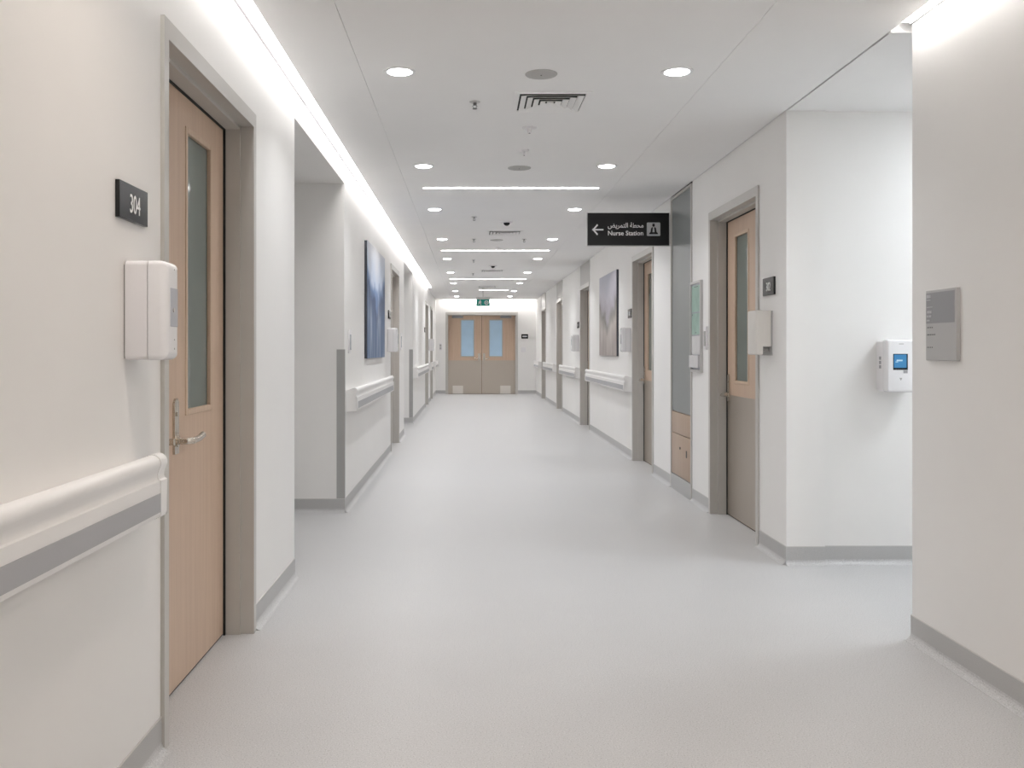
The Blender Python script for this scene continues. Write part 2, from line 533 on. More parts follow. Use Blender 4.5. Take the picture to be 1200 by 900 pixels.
# ------------------------------------------------------------------ corner guards
def guard(name, y, label):
    bm = B()
    add_box(bm, XL - 0.056, XL + 0.003, y - 0.003, y, SK, 1.20)
    add_box(bm, XL, XL + 0.003, y - 0.003, y + 0.03, SK, 1.20)
    tag(obj(name, bm, 'guard'), label, 'corner guard', kind='structure')
guard('trim_1', L_ALC[0][1], 'grey corner guard on the recess edge before the blue picture')
guard('trim_2', L_ALC[1][1], 'grey corner guard on the farther recess edge beyond the blue picture')

# ------------------------------------------------------------------ doors
REC = 0.108                              # leaf set back from the wall face
def frame_mesh(w, h, f=FW, proud=0.012):
    bm = B()
    half = w / 2
    # face, jambs and head; the stop steps in behind the first reveal
    for s in (-1, 1):
        xa, xb = sorted((s * half, s * (half - f)))
        add_box(bm, xa, xb, -proud, 0.046, 0, h - f - 0.018)
        xa, xb = sorted((s * (half - 0.012), s * (half - f - 0.014)))
        add_box(bm, xa, xb, 0.044, REC, 0, h - f - 0.014)
        xa, xb = sorted((s * (half - 0.012), s * (half - f - 0.002)))
        add_box(bm, xa, xb, REC, REC + 0.06, 0, h - f)
    add_box(bm, -half, half, -proud, 0.046, h - f - 0.018, h)
    add_box(bm, -half + f - 0.002, half - f + 0.002, 0.044, REC, h - f - 0.032, h - 0.01)
    add_box(bm, -half + 0.012, half - 0.012, REC, REC + 0.06, h - f - 0.018, h - 0.01)
    return bm

def leaf_mesh(x0, x1, z0, z1, gx0=None, gx1=None, gz0=None, gz1=None, y0=REC + 0.004):
    bm = B()
    y1 = y0 + 0.045
    if gx0 is None:
        add_box(bm, x0, x1, y0, y1, z0, z1, bevel=0.0015, seg=1)
        return bm
    add_box(bm, x0, gx0, y0, y1, z0, z1); add_box(bm, gx1, x1, y0, y1, z0, z1)
    add_box(bm, gx0, gx1, y0, y1, z0, gz0); add_box(bm, gx0, gx1, y0, y1, gz1, z1)
    return bm

def glazing(leaf, gx0, gx1, gz0, gz1, y0, glass='doorglass', bead='bead'):
    bm = B(); t = 0.016
    for a in ((gx0 - 0.006, gx0 + t, gz0 - 0.006, gz1 + 0.006), (gx1 - t, gx1 + 0.006, gz0 - 0.006, gz1 + 0.006),
              (gx0 + t, gx1 - t, gz0 - 0.006, gz0 + t), (gx0 + t, gx1 - t, gz1 - t, gz1 + 0.006)):
        add_box(bm, a[0], a[1], y0 - 0.004, y0 + 0.012, a[2], a[3], bevel=0.002, seg=1)
    obj('glazing_bead', bm, bead, leaf)
    box_obj('glass_pane', (gx0, gx1, y0 + 0.012, y0 + 0.018, gz0, gz1), glass, leaf)

def lever_set(leaf, x, z, y0, direction=1, scale=1.0):
    """long backplate with pointed shoulders, rose and a returned lever"""
    bm = B()
    w = 0.024 * scale
    add_plate(bm, [(x - w, z - 0.045), (x + w, z - 0.045), (x + w, z + 0.135), (x + w * 0.45, z + 0.15), (x, z + 0.142), (x - w * 0.45, z + 0.15), (x - w, z + 0.135)], y0 - 0.007, y0)
    hp = obj('handle_plate', bm, 'handle', leaf)
    bm = B()
    add_cyl(bm, (x, y0 - 0.007, z), (x, y0 - 0.014, z), 0.02, 20)
    add_cyl(bm, (x, y0 - 0.007, z + 0.095), (x, y0 - 0.011, z + 0.095), 0.008, 14)
    pts = [(x, y0 - 0.008, z)] + [(x, y0 - 0.045, z)]
    for k in range(1, 5):
        a = k / 4 * PI / 2
        pts.append((x + direction * 0.015 * math.sin(a), y0 - 0.045 - 0.012 * (1 - math.cos(a)), z))
    pts += [(x + direction * 0.06, y0 - 0.057, z), (x + direction * 0.095, y0 - 0.058, z + 0.003), (x + direction * 0.132, y0 - 0.060, z + 0.011)]
    add_tube(bm, pts, 0.012, 12)
    obj('lever_handle', bm, 'handle', leaf, smooth=True)

def patient_door(name, label, loc, rz, w=DW, pair=False, kick=True, overpanel=False):
    d = thing(name, label, 'door', loc, rz, kind='structure')
    obj('door_frame', frame_mesh(w, DH), 'frame', d)
    a, b = -w / 2 + FW + 0.003, w / 2 - FW - 0.003
    zt = DH - FW - 0.022
    y0 = REC + 0.004
    if pair:
        split = a + 0.365
        side = obj('side_leaf', leaf_mesh(a, split - 0.003, 0.008, zt), 'wood', d)
        bm = B(); add_plate(bm, [(split - 0.042, 0.84), (split - 0.008, 0.84), (split - 0.008, 1.01), (split - 0.025, 1.022), (split - 0.042, 1.01)], y0 - 0.004, y0)
        obj('bolt_plate', bm, 'handle', side)
        bm = B(); add_cyl(bm, (split - 0.025, y0 - 0.004, 0.885), (split - 0.025, y0 - 0.03, 0.885), 0.012, 16)
        obj('thumb_turn', bm, 'handle', side, smooth=True)
        bm = B(); add_cyl(bm, (split - 0.025, y0 - 0.004, 0.975), (split - 0.025, y0 - 0.006, 0.975), 0.007, 12)
        obj('keyhole', bm, 'seal', side)
        a = split
    g0, g1 = a + 0.197, a + 0.523
    leaf = obj('door_leaf', leaf_mesh(a, b, 0.008, zt, g0, g1, 0.965, 2.008), 'wood', d)
    glazing(leaf, g0, g1, 0.965, 2.008, y0)
    if kick:
        box_obj('kick_plate', (a + 0.004, b - 0.002, y0 - 0.002, y0, 0.012, 0.872), 'kick', leaf)
    lever_set(leaf, a + (0.075 if pair else 0.06), 0.872 if not pair else 0.878, y0 - (0.002 if kick else 0))
    # black strips standing in for the shaded gaps around the leaf
    bm = B()
    st = w / 2 - FW - 0.014
    for sx in (-1, 1):
        xa, xb = sorted((sx * st, sx * (st - 0.011)))
        add_box(bm, xa, xb, REC - 0.004, y0, 0.0, zt)
    add_box(bm, -st + 0.011, st - 0.011, REC - 0.004, y0, zt - 0.016, zt - 0.009)
    add_box(bm, -st, st, y0 + 0.004, y0 + 0.03, 0.0, 0.008)
    if pair:
        add_box(bm, a - 0.005, a + 0.001, y0 - 0.001, y0 + 0.03, 0.008, zt)  # dark line laid over the gap between the leaves
    obj('door_seal', bm, 'seal', d)
    box_obj('door_lining', (-w / 2 + 0.02, w / 2 - 0.02, REC + 0.06, REC + 0.075, 0.0, DH - 0.035), 'dark', d)
    if overpanel:
        box_obj('overpanel', (-w / 2, w / 2, -0.006, 0.0, DH + 0.002, ZC - 0.006), 'overpanel', d)
    return d

LL = ['beech veneer double-leaf door of room 304 with narrow tinted glass', 'grey framed door just beyond the blue picture',
      'grey framed door beyond the second recess and its handrail', 'last grey framed door before the corner by the end doors']
for i, (a, b) in enumerate(L_DOORS):
    patient_door('door_%d' % (i + 1), LL[i], (XL, (a + b) / 2, 0), LEFT, w=b - a, pair=(i == 0), kick=(i > 0))
RL = ['beech door with tinted glass and steel lower half beside the cream undercut dispenser', 'beech and steel door under the nurse station sign',
      'grey framed door with overpanel just beyond the pale picture', 'grey framed door with overpanel, second beyond the pale picture',
      'grey framed door with overpanel nearest the end doors, opposite the last door']
for i, (a, b) in enumerate(R_DOORS):
    patient_door('door_%d' % (i + 5), RL[i], (XR, (a + b) / 2, 0), RIGHT, w=b - a, overpanel=(i >= 2))

# end double doors
d = thing('door_10', 'beech double doors with blue glass closing the far end of the corridor', 'door', (0.308, YE, 0), 0, kind='structure')
EW = 1.94
obj('door_frame', frame_mesh(EW, DH, f=0.055), 'frame', d)
y0 = REC + 0.004
ed_z = DH - 0.055 - 0.02
for s in (-1, 1):
    xa, xb = sorted((s * 0.004, s * (EW / 2 - 0.058)))
    ga, gb = sorted((s * 0.20, s * 0.565))
    lf = obj('door_leaf', leaf_mesh(xa, xb, 0.008, ed_z, ga, gb, 1.005, 2.0), 'wood', d)
    glazing(lf, ga, gb, 1.005, 2.0, y0, 'blueglass', 'steel')
    box_obj('kick_plate', (xa + 0.003, xb - 0.003, y0 - 0.002, y0, 0.012, 0.905), 'kick', lf)
    ka, kb = sorted((s * 0.50, s * 0.78))
    box_obj('corner_plate', (ka, kb, y0 - 0.006, y0 - 0.002, 0.012, 0.225), 'polished', lf)
    lever_set(lf, s * 0.065, 0.95, y0, direction=s, scale=1.4)
    ca, cb = sorted((s * 0.50, s * 0.80))
    bm = B()
    add_box(bm, ca, cb, y0 - 0.055, y0, ed_z - 0.085, ed_z - 0.025, bevel=0.006)
    add_box(bm, ca + 0.02, cb - 0.06, y0 - 0.07, y0 - 0.05, ed_z - 0.03, ed_z - 0.012)
    obj('door_closer', bm, 'signdark', lf, smooth=True)
box_obj('door_seal', (-0.003, 0.003, y0 + 0.005, y0 + 0.03, 0, ed_z), 'seal', d)  # black strip for the dark gap between the leaves
box_obj('door_lining', (-EW / 2 + 0.02, EW / 2 - 0.02, REC + 0.06, REC + 0.075, 0.0, DH - 0.035), 'dark', d)

# ------------------------------------------------------------------ handrails
_rail = [(-0.0, 0.892), (-0.03, 0.902), (-0.046, 0.909)]
for k in range(8):
    a = PI / 2 - k / 7 * PI * 0.62
    _rail.append((-0.058 - 0.024 * math.cos(a), 0.888 + 0.024 * math.sin(a)))
_rail += [(-0.0755, 0.868), (-0.0735, 0.860), (-0.0735, 0.850), (-0.076, 0.8445), (-0.081, 0.842), (-0.0815, 0.838), (-0.0815, 0.752), (-0.079, 0.745), (-0.066, 0.739), (-0.0, 0.736)]
def handrail(label, wall, ya, yb):
    x, rz = ((XL, LEFT) if wall == 'L' else (XR, RIGHT))
    h = thing('handrail', label, 'handrail', (x, (ya + yb) / 2, 0), rz, 'wall handrails')
    l = (yb - ya) / 2
    bm = B(); add_profile(bm, _rail, -l + 0.05, l - 0.05)
    obj('rail', bm, 'rail', h, smooth=True)
    box_obj('bumper_stripe', (-l + 0.05, l - 0.05, -0.0835, -0.0810, 0.758, 0.809), 'railstripe', h)
    for s in (-1, 1):
        bm = B()
        big = [(y * 1.025, 0.815 + (z - 0.815) * 1.02) for y, z in _rail]
        add_profile(bm, big, *sorted((s * l, s * (l - 0.052))))
        bmesh.ops.bevel(bm, geom=[e for e in bm.edges if all(abs(v.co.x - s * l) < 1e-6 for v in e.verts) and e.calc_length() > 0.012], offset=0.004, segments=2, affect='EDGES')
        obj('end_cap', bm, 'rail', h, smooth=True)
handrail('white handrail with grey stripe running up to the 304 door, nearest the viewer', 'L', -3.9, 2.56)
handrail('white handrail on the wall under the blue picture', 'L', 6.87, 10.16)
handrail('white handrail beyond the second recess, past the blue picture', 'L', 14.88, 18.82)
handrail('short white handrail between the last two doors on the blue picture wall', 'L', 20.16, 21.22)
handrail('white handrail ending at the corner left of the end doors', 'L', 22.56, 24.35)
handrail('white handrail on the wall under the pale picture', 'R', 10.05, 13.47)
handrail('white handrail between the two overpanel doors beyond the pale picture', 'R', 14.78, 17.47)
handrail('white handrail between the last two doors on the pale picture wall', 'R', 18.78, 21.37)
handrail('short white handrail ending at the corner right of the end doors', 'R', 22.68, 24.35)

# ------------------------------------------------------------------ signs
def room_sign(wall, y, body, label, w=0.21, z=1.595, h=0.098):
    x, rz = ((XL, LEFT) if wall == 'L' else (XR, RIGHT))
    t = thing('room_sign', label, 'sign', (x, y, 0), rz, 'black room number plates')
    box_obj('plate', (-w / 2, w / 2, -0.012, 0, z - h / 2, z + h / 2), 'black', t, bevel=0.001, seg=1)
    if body:
        text('lettering', body, 0.072, 0.006, -0.0125, z - 0.002, 'white', t, xs=0.74)
    else:
        box_obj('print', (-0.045, 0.045, -0.0128, -0.012, z - 0.02, z + 0.02), 'icon', t)
    return t
room_sign('L', 2.505, '304', 'black plate reading 304 in white above the white dispenser')
room_sign('R', 5.41, '302', 'black room number plate above the cream undercut dispenser', w=0.20, z=1.57, h=0.104)
room_sign('L', 10.46, None, 'small black number plate beside the door past the blue picture')
room_sign('R', 10.12, None, 'small black number plate between the pale picture and the door under the sign')
room_sign('R', 14.98, None, 'small black number plate beyond the door past the pale picture')
room_sign('L', 18.66, None, 'tiny black number plate before the door past the second recess')

# plaque, switches on the end wall
t = thing('wall_plaque', 'small black plaque right of the end double doors', 'sign', (1.46, YE, 0))
box_obj('plate', (-0.09, 0.09, -0.012, 0, 1.49, 1.61), 'black', t)
box_obj('print', (-0.06, 0.06, -0.013, -0.012, 1.53, 1.57), 'icon', t)

def wall_plate(loc, rz, w, z0, z1, label, face='greyplastic', buttons=2):
    t = thing('switch_plate', label, 'switch', loc, rz, 'wall switch plates')
    box_obj('plate', (-w / 2, w / 2, -0.012, 0, z0, z1), 'plastic' if face != 'alu' else 'alu', t, bevel=0.003)
    n = buttons
    for k in range(n):
        za = z0 + (z1 - z0) * (0.15 + 0.7 * k / n); zb = z0 + (z1 - z0) * (0.10 + 0.7 * (k + 1) / n)
        box_obj('button', (-w * 0.28, w * 0.28, -0.016, -0.012, za, zb), face, t, bevel=0.001, seg=1)
    return t
wall_plate((1.43, YE, 0), 0, 0.13, 1.13, 1.26, 'white switch plate under the black plaque right of the end doors', 'plastic2')
wall_plate((-0.795, YE, 0), 0, 0.085, 1.17, 1.38, 'grey switch plate left of the end double doors', 'midplastic')
wall_plate((XL, 7.02, 0), LEFT, 0.10, 1.17, 1.35, 'tall grey switch plate between the recess and the blue picture', 'greyplastic', 1)
wall_plate((XL, 12.22, 0), LEFT, 0.12, 1.19, 1.42, 'tall grey switch plate past the door beyond the blue picture', 'greyplastic', 1)
wall_plate((XR, 6.865, 0), RIGHT, 0.075, 1.20, 1.37, 'slim grey switch plate between the green notice holder and the door frame', 'midplastic', 1)

# grey tactile plate on the near wall
t = thing('tactile_sign', 'grey tactile plate with slate upper half on the near wall', 'sign', (XRN, 3.545, 0), RIGHT)
box_obj('plate', (-0.114, 0.114, -0.016, 0, 1.157, 1.432), 'signgrey', t, bevel=0.0015, seg=1)
box_obj('upper_panel', (-0.110, 0.103, -0.0172, -0.016, 1.302, 1.422), 'signdark', t)
def lines(name, m, rows, yy, par):
    bm = B()
    for z, segs, hh in rows:
        for a, b in segs:
            add_box(bm, a, b, yy - 0.0012, yy, z - hh / 2, z + hh / 2)
    return tag(obj(name, bm, m, par), kind='stuff')
lines('raised_print', 'icon', [(1.408, [(-0.104, -0.088), (-0.086, -0.074)], 0.012), (1.394, [(-0.104, -0.074)], 0.004), (1.366, [(-0.104, -0.060)], 0.003),
      (1.347, [(-0.100, -0.084), (-0.080, -0.066)], 0.010), (1.330, [(-0.102, -0.092), (-0.086, -0.068)], 0.008), (1.314, [(-0.102, -0.080)], 0.006)], -0.0172, t)
lines('braille', 'tactile', [(1.286, [(-0.100 + k * 0.012, -0.096 + k * 0.012) for k in range(4)], 0.005), (1.258, [(-0.100 + k * 0.011, -0.096 + k * 0.011) for k in range(6)], 0.005),
      (1.208, [(-0.100 + k * 0.012, -0.096 + k * 0.012) for k in range(4)], 0.005)], -0.016, t)

# projecting nurse station sign
SX0, SX1, SZ0, SZ1, SY = 1.026, 1.752, 2.109, 2.404, 8.12
t = thing('projecting_sign', 'black projecting sign reading Nurse Station with arrow and Arabic text', 'sign', ((SX0 + SX1) / 2, SY, 0), 0)
w = (SX1 - SX0) / 2
box_obj('panel', (-w + 0.004, w - 0.004, -0.02, 0.02, SZ0 + 0.004, SZ1 - 0.004), 'black', t)
bm = B()
for a in ((-w, -w + 0.004, SZ0, SZ1), (w - 0.004, w, SZ0, SZ1), (-w + 0.004, w - 0.004, SZ0, SZ0 + 0.004)):
    add_box(bm, a[0], a[1], -0.021, 0.021, a[2], a[3])
obj('edge_trim', bm, 'alu', t)
zc = (SZ0 + SZ1) / 2
bm = B()
ax, az, k = -w + 0.045, zc - 0.004, 0.046
add_plate(bm, [(ax + 0.012, az - 0.006), (ax + 0.1, az - 0.006), (ax + 0.1, az + 0.006), (ax + 0.012, az + 0.006)], -0.0215, -0.02)
for s in (-1, 1):
    add_plate(bm, [(ax, az - 0.002 * s), (ax + 0.009, az - 0.011 * s), (ax + k + 0.007, az + (k - 0.007) * s), (ax + k - 0.002, az + (k + 0.003) * s)], -0.0217, -0.02)
obj('arrow', bm, 'white', t)
text('arabic_lettering', '\uFEBE\uFEF3\uFEAE\uFEE4\uFE98\uFEDF\uFE8D \uFE94\uFEC4\uFEA4\uFEE3', 0.058, -0.023, -0.0205, zc + 0.029, 'white', t, xs=0.89, bold=0.0006)
text('lettering', 'Nurse Station', 0.056, -0.023, -0.0205, zc - 0.034, 'white', t, xs=1.0, bold=0.0009)
bm = B()
ix, iz, ir = 0.222, zc, 0.059
pts = []
for cx, cz, a0 in ((ix + ir - 0.008, iz + ir - 0.008, 0), (ix - ir + 0.008, iz + ir - 0.008, PI / 2), (ix - ir + 0.008, iz - ir + 0.008, PI), (ix + ir - 0.008, iz - ir + 0.008, 1.5 * PI)):
    pts += [(cx + 0.008 * math.cos(a0 + j / 4 * PI / 2), cz + 0.008 * math.sin(a0 + j / 4 * PI / 2)) for j in range(5)]
add_plate(bm, pts, -0.0215, -0.02)
ic = obj('icon_square', bm, 'icon', t)
bm = B()
add_plate(bm, ring_pts(ix, iz + 0.032, 0.011), -0.0225, -0.0215)
add_plate(bm, [(ix - 0.013, iz + 0.041), (ix + 0.013, iz + 0.041), (ix + 0.009, iz + 0.049), (ix - 0.009, iz + 0.049)], -0.0225, -0.0215)
add_plate(bm, [(ix - 0.027, iz - 0.03), (ix - 0.010, iz - 0.03), (ix - 0.006, iz + 0.017), (ix - 0.014, iz + 0.017), (ix - 0.022, iz + 0.008)], -0.0225, -0.0215)
add_plate(bm, [(ix + 0.010, iz - 0.03), (ix + 0.027, iz - 0.03), (ix + 0.022, iz + 0.008), (ix + 0.014, iz + 0.017), (ix + 0.006, iz + 0.017)], -0.0225, -0.0215)
add_plate(bm, [(ix - 0.038, iz - 0.044), (ix + 0.038, iz - 0.044), (ix + 0.038, iz - 0.034), (ix + 0.028, iz - 0.026), (ix - 0.028, iz - 0.026), (ix - 0.038, iz - 0.034)], -0.0227, -0.0215)
obj('desk_figure', bm, 'black', ic)
box_obj('wall_bracket', (w - 0.002, w + 0.008, -0.03, 0.03, SZ0 + 0.02, SZ1 - 0.02), 'alu', t)

# ------------------------------------------------------------------ glazed panel with wood front
gw = GP[1] - GP[0]
t = thing('glazed_cabinet', 'tall grey glass cabinet front with wooden lower panel beside the projecting sign', 'cabinet', (XR, sum(GP) / 2, 0), RIGHT)
h = gw / 2
bm = B()
for a in ((-h, -h + 0.022, 0.0, ZC - 0.012), (h - 0.022, h, 0.0, ZC - 0.012), (-h + 0.022, h - 0.022, ZC - 0.035, ZC - 0.012)):
    add_box(bm, a[0], a[1], -0.012, 0.14, a[2], a[3], bevel=0.002, seg=1)
obj('cabinet_frame', bm, 'frame', t)
box_obj('glass_pane', (-h + 0.022, h - 0.022, 0.0, 0.012, 0.675, ZC - 0.035), 'greyglass', t)
box_obj('back_panel', (-h + 0.022, h - 0.022, 0.012, 0.14, 0.0, ZC - 0.012), 'midplastic', t)
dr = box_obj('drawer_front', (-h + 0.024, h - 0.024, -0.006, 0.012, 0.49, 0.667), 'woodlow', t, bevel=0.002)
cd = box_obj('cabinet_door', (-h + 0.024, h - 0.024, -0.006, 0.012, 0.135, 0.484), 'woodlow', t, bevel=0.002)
box_obj('lock', (0.19, 0.215, -0.010, -0.006, 0.32, 0.375), 'tactile', cd)
bm = B(); add_cyl(bm, (-0.02, -0.006, 0.375), (-0.02, -0.012, 0.375), 0.01, 14); obj('knob', bm, 'tactile', cd)
box_obj('plinth', (-h + 0.022, h - 0.022, -0.010, 0.012, 0.0, 0.13), 'base', t)

# notice holder with green sheets
t = thing('notice_holder', 'steel notice holder with green and white sheets beside the glass cabinet', 'notice board', (XR, 7.13, 0), RIGHT)
bm = B(); hw = 0.16
for a in ((-hw, -hw + 0.016, 1.025, 1.728), (hw - 0.016, hw, 1.025, 1.728), (-hw + 0.016, hw - 0.016, 1.71, 1.728), (-hw + 0.016, hw - 0.016, 1.025, 1.043)):
    add_box(bm, a[0], a[1], -0.022, 0, a[2], a[3], bevel=0.001, seg=1)
obj('holder_frame', bm, 'alu', t)
box_obj('back_board', (-hw + 0.016, hw - 0.016, -0.01, 0, 1.043, 1.71), 'greyplastic', t)
box_obj('green_sheet', (-hw + 0.02, hw - 0.03, -0.0115, -0.010, 1.49, 1.695), 'paper_green', t)
box_obj('green_sheet', (-hw + 0.02, hw - 0.03, -0.0120, -0.010, 1.315, 1.48), 'paper_green', t)
box_obj('white_sheet', (-hw + 0.018, hw - 0.03, -0.0115, -0.010, 1.16, 1.305), 'paper_white', t)
bm = B(); add_box(bm, -hw + 0.02, hw - 0.02, -0.034, -0.028, 1.06, 1.155); add_box(bm, -hw + 0.02, -hw + 0.026, -0.028, -0.01, 1.06, 1.155); add_box(bm, hw - 0.026, hw - 0.02, -0.028, -0.01, 1.06, 1.155); add_box(bm, -hw + 0.026, hw - 0.026, -0.028, -0.01, 1.06, 1.066)
obj('leaflet_pocket', bm, 'paper_white', t)
lines('sheet_print', 'tactile', [(1.685, [(-0.06, 0.06)], 0.006), (1.47, [(-0.12, -0.108)], 0.012), (1.33, [(-0.02, 0.0)], 0.01)], -0.0121, t)

# ------------------------------------------------------------------ dispensers
def dispenser(label, wall, y, w=0.108, z0=1.172, z1=1.438, dep=0.115):
    x, rz = ((XL, LEFT) if wall == 'L' else (XR, RIGHT))
    t = thing('soap_dispenser', label, 'dispenser', (x, y, 0), rz, 'wall soap dispensers')
    h = w / 2
    box_obj('back_plate', (-h + 0.004, h - 0.004, -0.004, 0, z0 + 0.004, z1 - 0.012), 'midplastic', t)
    shell_obj('body', -h, h, z0, z1, -0.004, -dep * 0.56 + 0.0012, 0.014, 0.0012, 'plastic', t)
    shell_obj('seam', -h + 0.004, h - 0.004, z0 + 0.004, z1 - 0.004, -dep * 0.5, -dep * 0.6, 0.012, 0.001, 'midplastic', t)
    cv = shell_obj('cover', -h - 0.0006, h + 0.0006, z0 - 0.0006, z1 + 0.0006, -dep * 0.56 - 0.0012, -dep, 0.015, 0.022, 'plastic2', t)
    box_obj('level_window', (-h * 0.42, h * 0.7, -dep - 0.0012, -dep + 0.004, z0 + 0.09, z0 + 0.195), 'greyplastic', cv, bevel=0.001, seg=1)
    bm = B(); add_cyl(bm, (0.0, -dep - 0.0005, z0 + 0.135), (0.0, -dep - 0.004, z0 + 0.135), 0.006, 14); obj('indicator', bm, 'midplastic', cv)
    bm = B()
    for zz in (z1 - 0.02, z0 + 0.055, z0 + 0.03):
        add_cyl(bm, (0.012, -dep + 0.004, zz), (0.012, -dep - 0.0008, zz), 0.0025, 10)
    tag(obj('screw', bm, 'midplastic', cv), kind='stuff')
    return t
dispenser('large white soap dispenser beside the 304 door, nearest the viewer', 'L', 2.512)
dispenser('white soap dispenser on the wall between the blue picture and its next door', 'L', 10.36, w=0.13)
dispenser('white soap dispenser between the pale picture and the door under the sign', 'R', 10.16, w=0.13, dep=0.10)
dispenser('white soap dispenser just past the overpanel door beyond the pale picture', 'R', 15.0, w=0.13)
dispenser('tiny white soap dispenser between the last two doors on the blue picture wall', 'L', 20.6, w=0.13)

# dispenser with undercut by door 302
t = thing('towel_dispenser', 'cream dispenser with undercut base on the corner beside the beech and steel door', 'dispenser', (XR, 5.455, 0), RIGHT)
box_obj('back_plate', (-0.088, 0.092, -0.008, 0, 1.165, 1.425), 'midplastic', t)
shell_obj('body', -0.085, 0.085, 1.215, 1.428, -0.008, -0.055, 0.006, 0.001, 'beigeplastic', t)
cv = shell_obj('cover', -0.0853, 0.0853, 1.168, 1.430, -0.055, -0.094, 0.014, 0.010, 'beigeplastic', t)
box_obj('spout', (-0.05, 0.05, -0.05, -0.008, 1.19, 1.215), 'midplastic', t, bevel=0.004)

# dispenser with a screen in the side passage
DXc, DYw = 2.352, SIDE1 + 0.02
t = thing('screen_dispenser', 'white dispenser with small blue screen on the side passage wall', 'dispenser', (DXc, DYw, 0), 0)
shell_obj('body', -0.082, 0.082, 0.968, 1.25, 0, -0.075, 0.016, 0.003, 'plastic', t)
fr = shell_obj('front_cover', -0.080, 0.084, 0.966, 1.254, -0.073, -0.125, 0.016, 0.012, 'plastic2', t)
sc = box_obj('screen_bezel', (-0.046, 0.034, -0.1265, -0.12, 1.088, 1.176), 'black', fr, bevel=0.001, seg=1)
box_obj('screen', (-0.042, 0.026, -0.1272, -0.1265, 1.10, 1.172), 'screen', fr)
bm = B(); add_box(bm, -0.028, 0.004, -0.1278, -0.1272, 1.136, 1.144); add_box(bm, -0.034, -0.02, -0.1278, -0.1272, 1.130, 1.134); tag(obj('screen_print', bm, 'screentext', fr), kind='stuff')
box_obj('sensor', (0.01, 0.032, -0.1275, -0.12, 1.07, 1.086), 'signdark', fr)
bm = B(); add_plate(bm, [(-0.012, 1.045), (0.004, 1.045), (-0.004, 1.030)], -0.1258, -0.1245); add_box(bm, -0.014, 0.012, -0.1255, -0.1245, 1.228, 1.232); tag(obj('front_print', bm, 'midplastic', fr), kind='stuff')
bm = B()
for k in range(3): add_box(bm, -0.0832, -0.081, -0.058, -0.036, 1.095 + k * 0.024, 1.113 + k * 0.024)
tag(obj('side_vent', bm, 'signdark', t), kind='stuff')

# ------------------------------------------------------------------ pictures
def picture(name, wall, ya, yb, z0, z1, art, label):
    x, rz = ((XL, LEFT) if wall == 'L' else (XR, RIGHT))
    t = thing(name, label, 'picture', (x, (ya + yb) / 2, 0), rz)
    h = (yb - ya) / 2
    box_obj('stretcher', (-h + 0.0, h - 0.0, -0.024, 0, z0, z1), 'canvas_edge', t)
    bm = B(); add_box(bm, -0.5, 0.5, -0.5, 0.5, 0, 1)
    p = obj('print', bm, art, t)
    p.scale = (2 * h, 0.003, z1 - z0); p.location = (0, -0.0255, z0)
picture('canvas_picture', 'L', 8.06, 9.70, 1.12, 2.155, 'art_blue', 'wide canvas picture of blue mist and falling water')
picture('canvas_picture', 'R', 10.93, 12.37, 1.12, 2.15, 'art_path', 'wide pale canvas picture of a misty grey path')

# ------------------------------------------------------------------ ceiling fittings
def lamp_label(side, n):
    o = ['nearest', 'second', 'third', 'fourth', 'fifth', 'sixth', 'seventh', 'eighth', 'ninth']
    return '%s round downlight from the viewer in the row nearer the %s' % (o[n], 'blue picture wall' if side < 0 else 'nurse station sign')
def make_downlight(label, x, y, lens='lens'):
    t = thing('downlight', label, 'light', (x, y, ZC), 0, 'round ceiling downlights')
    bm = B(); add_lathe(bm, (0, 0, 0), [(0.060, -0.0005), (0.060, -0.004), (0.071, -0.005), (0.076, -0.003), (0.077, 0.0)], 36)
    obj('trim_ring', bm, 'white', t, smooth=True)
    bm = B(); add_lathe(bm, (0, 0, 0), [(0.0, -0.014), (0.025, -0.0132), (0.045, -0.0095), (0.056, -0.005), (0.0605, -0.0015)], 36)
    obj('lens', bm, lens, t)
    ld = bpy.data.lights.new('lamp_beam', 'AREA')
    ld.shape = 'DISK'; ld.size = 0.10
    ld.spread = math.radians(126)
    ld.energy = DOWN_W * {'lens': 1.2, 'farlens': 1.85, 'warmlens': 0.84}[lens]
    ld.color = {'lens': (0.97, 0.985, 1.0), 'farlens': (0.955, 0.975, 1.0), 'warmlens': (1.0, 0.87, 0.75)}[lens]
    lo = bpy.data.objects.new('lamp_beam', ld)
    COL.objects.link(lo); lo.parent = t; lo.location = (0, 0, -0.0155)
    return t
YS = [4.41, 6.68, 8.74, 11.10, 13.50, 15.90, 18.45, 20.90, 23.0]
for i, y in enumerate(YS):
    ln = 'lens' if i < 2 else 'farlens'
    make_downlight(lamp_label(-1, i), -0.338, y, ln)
    make_downlight(lamp_label(1, i), 0.99, y, ln)
BEH = ['above the viewer', 'behind the viewer', 'far behind the viewer']
for i, y in enumerate((2.1, -0.2, -2.5)):  # unseen downlights added out of view to light the near end
    for x, s in ((-0.338, 'blue picture wall'), (0.99, 'tactile plate wall')):
        make_downlight('added unseen downlight %s, on the side of the %s' % (BEH[i], s), x, y, 'warmlens')

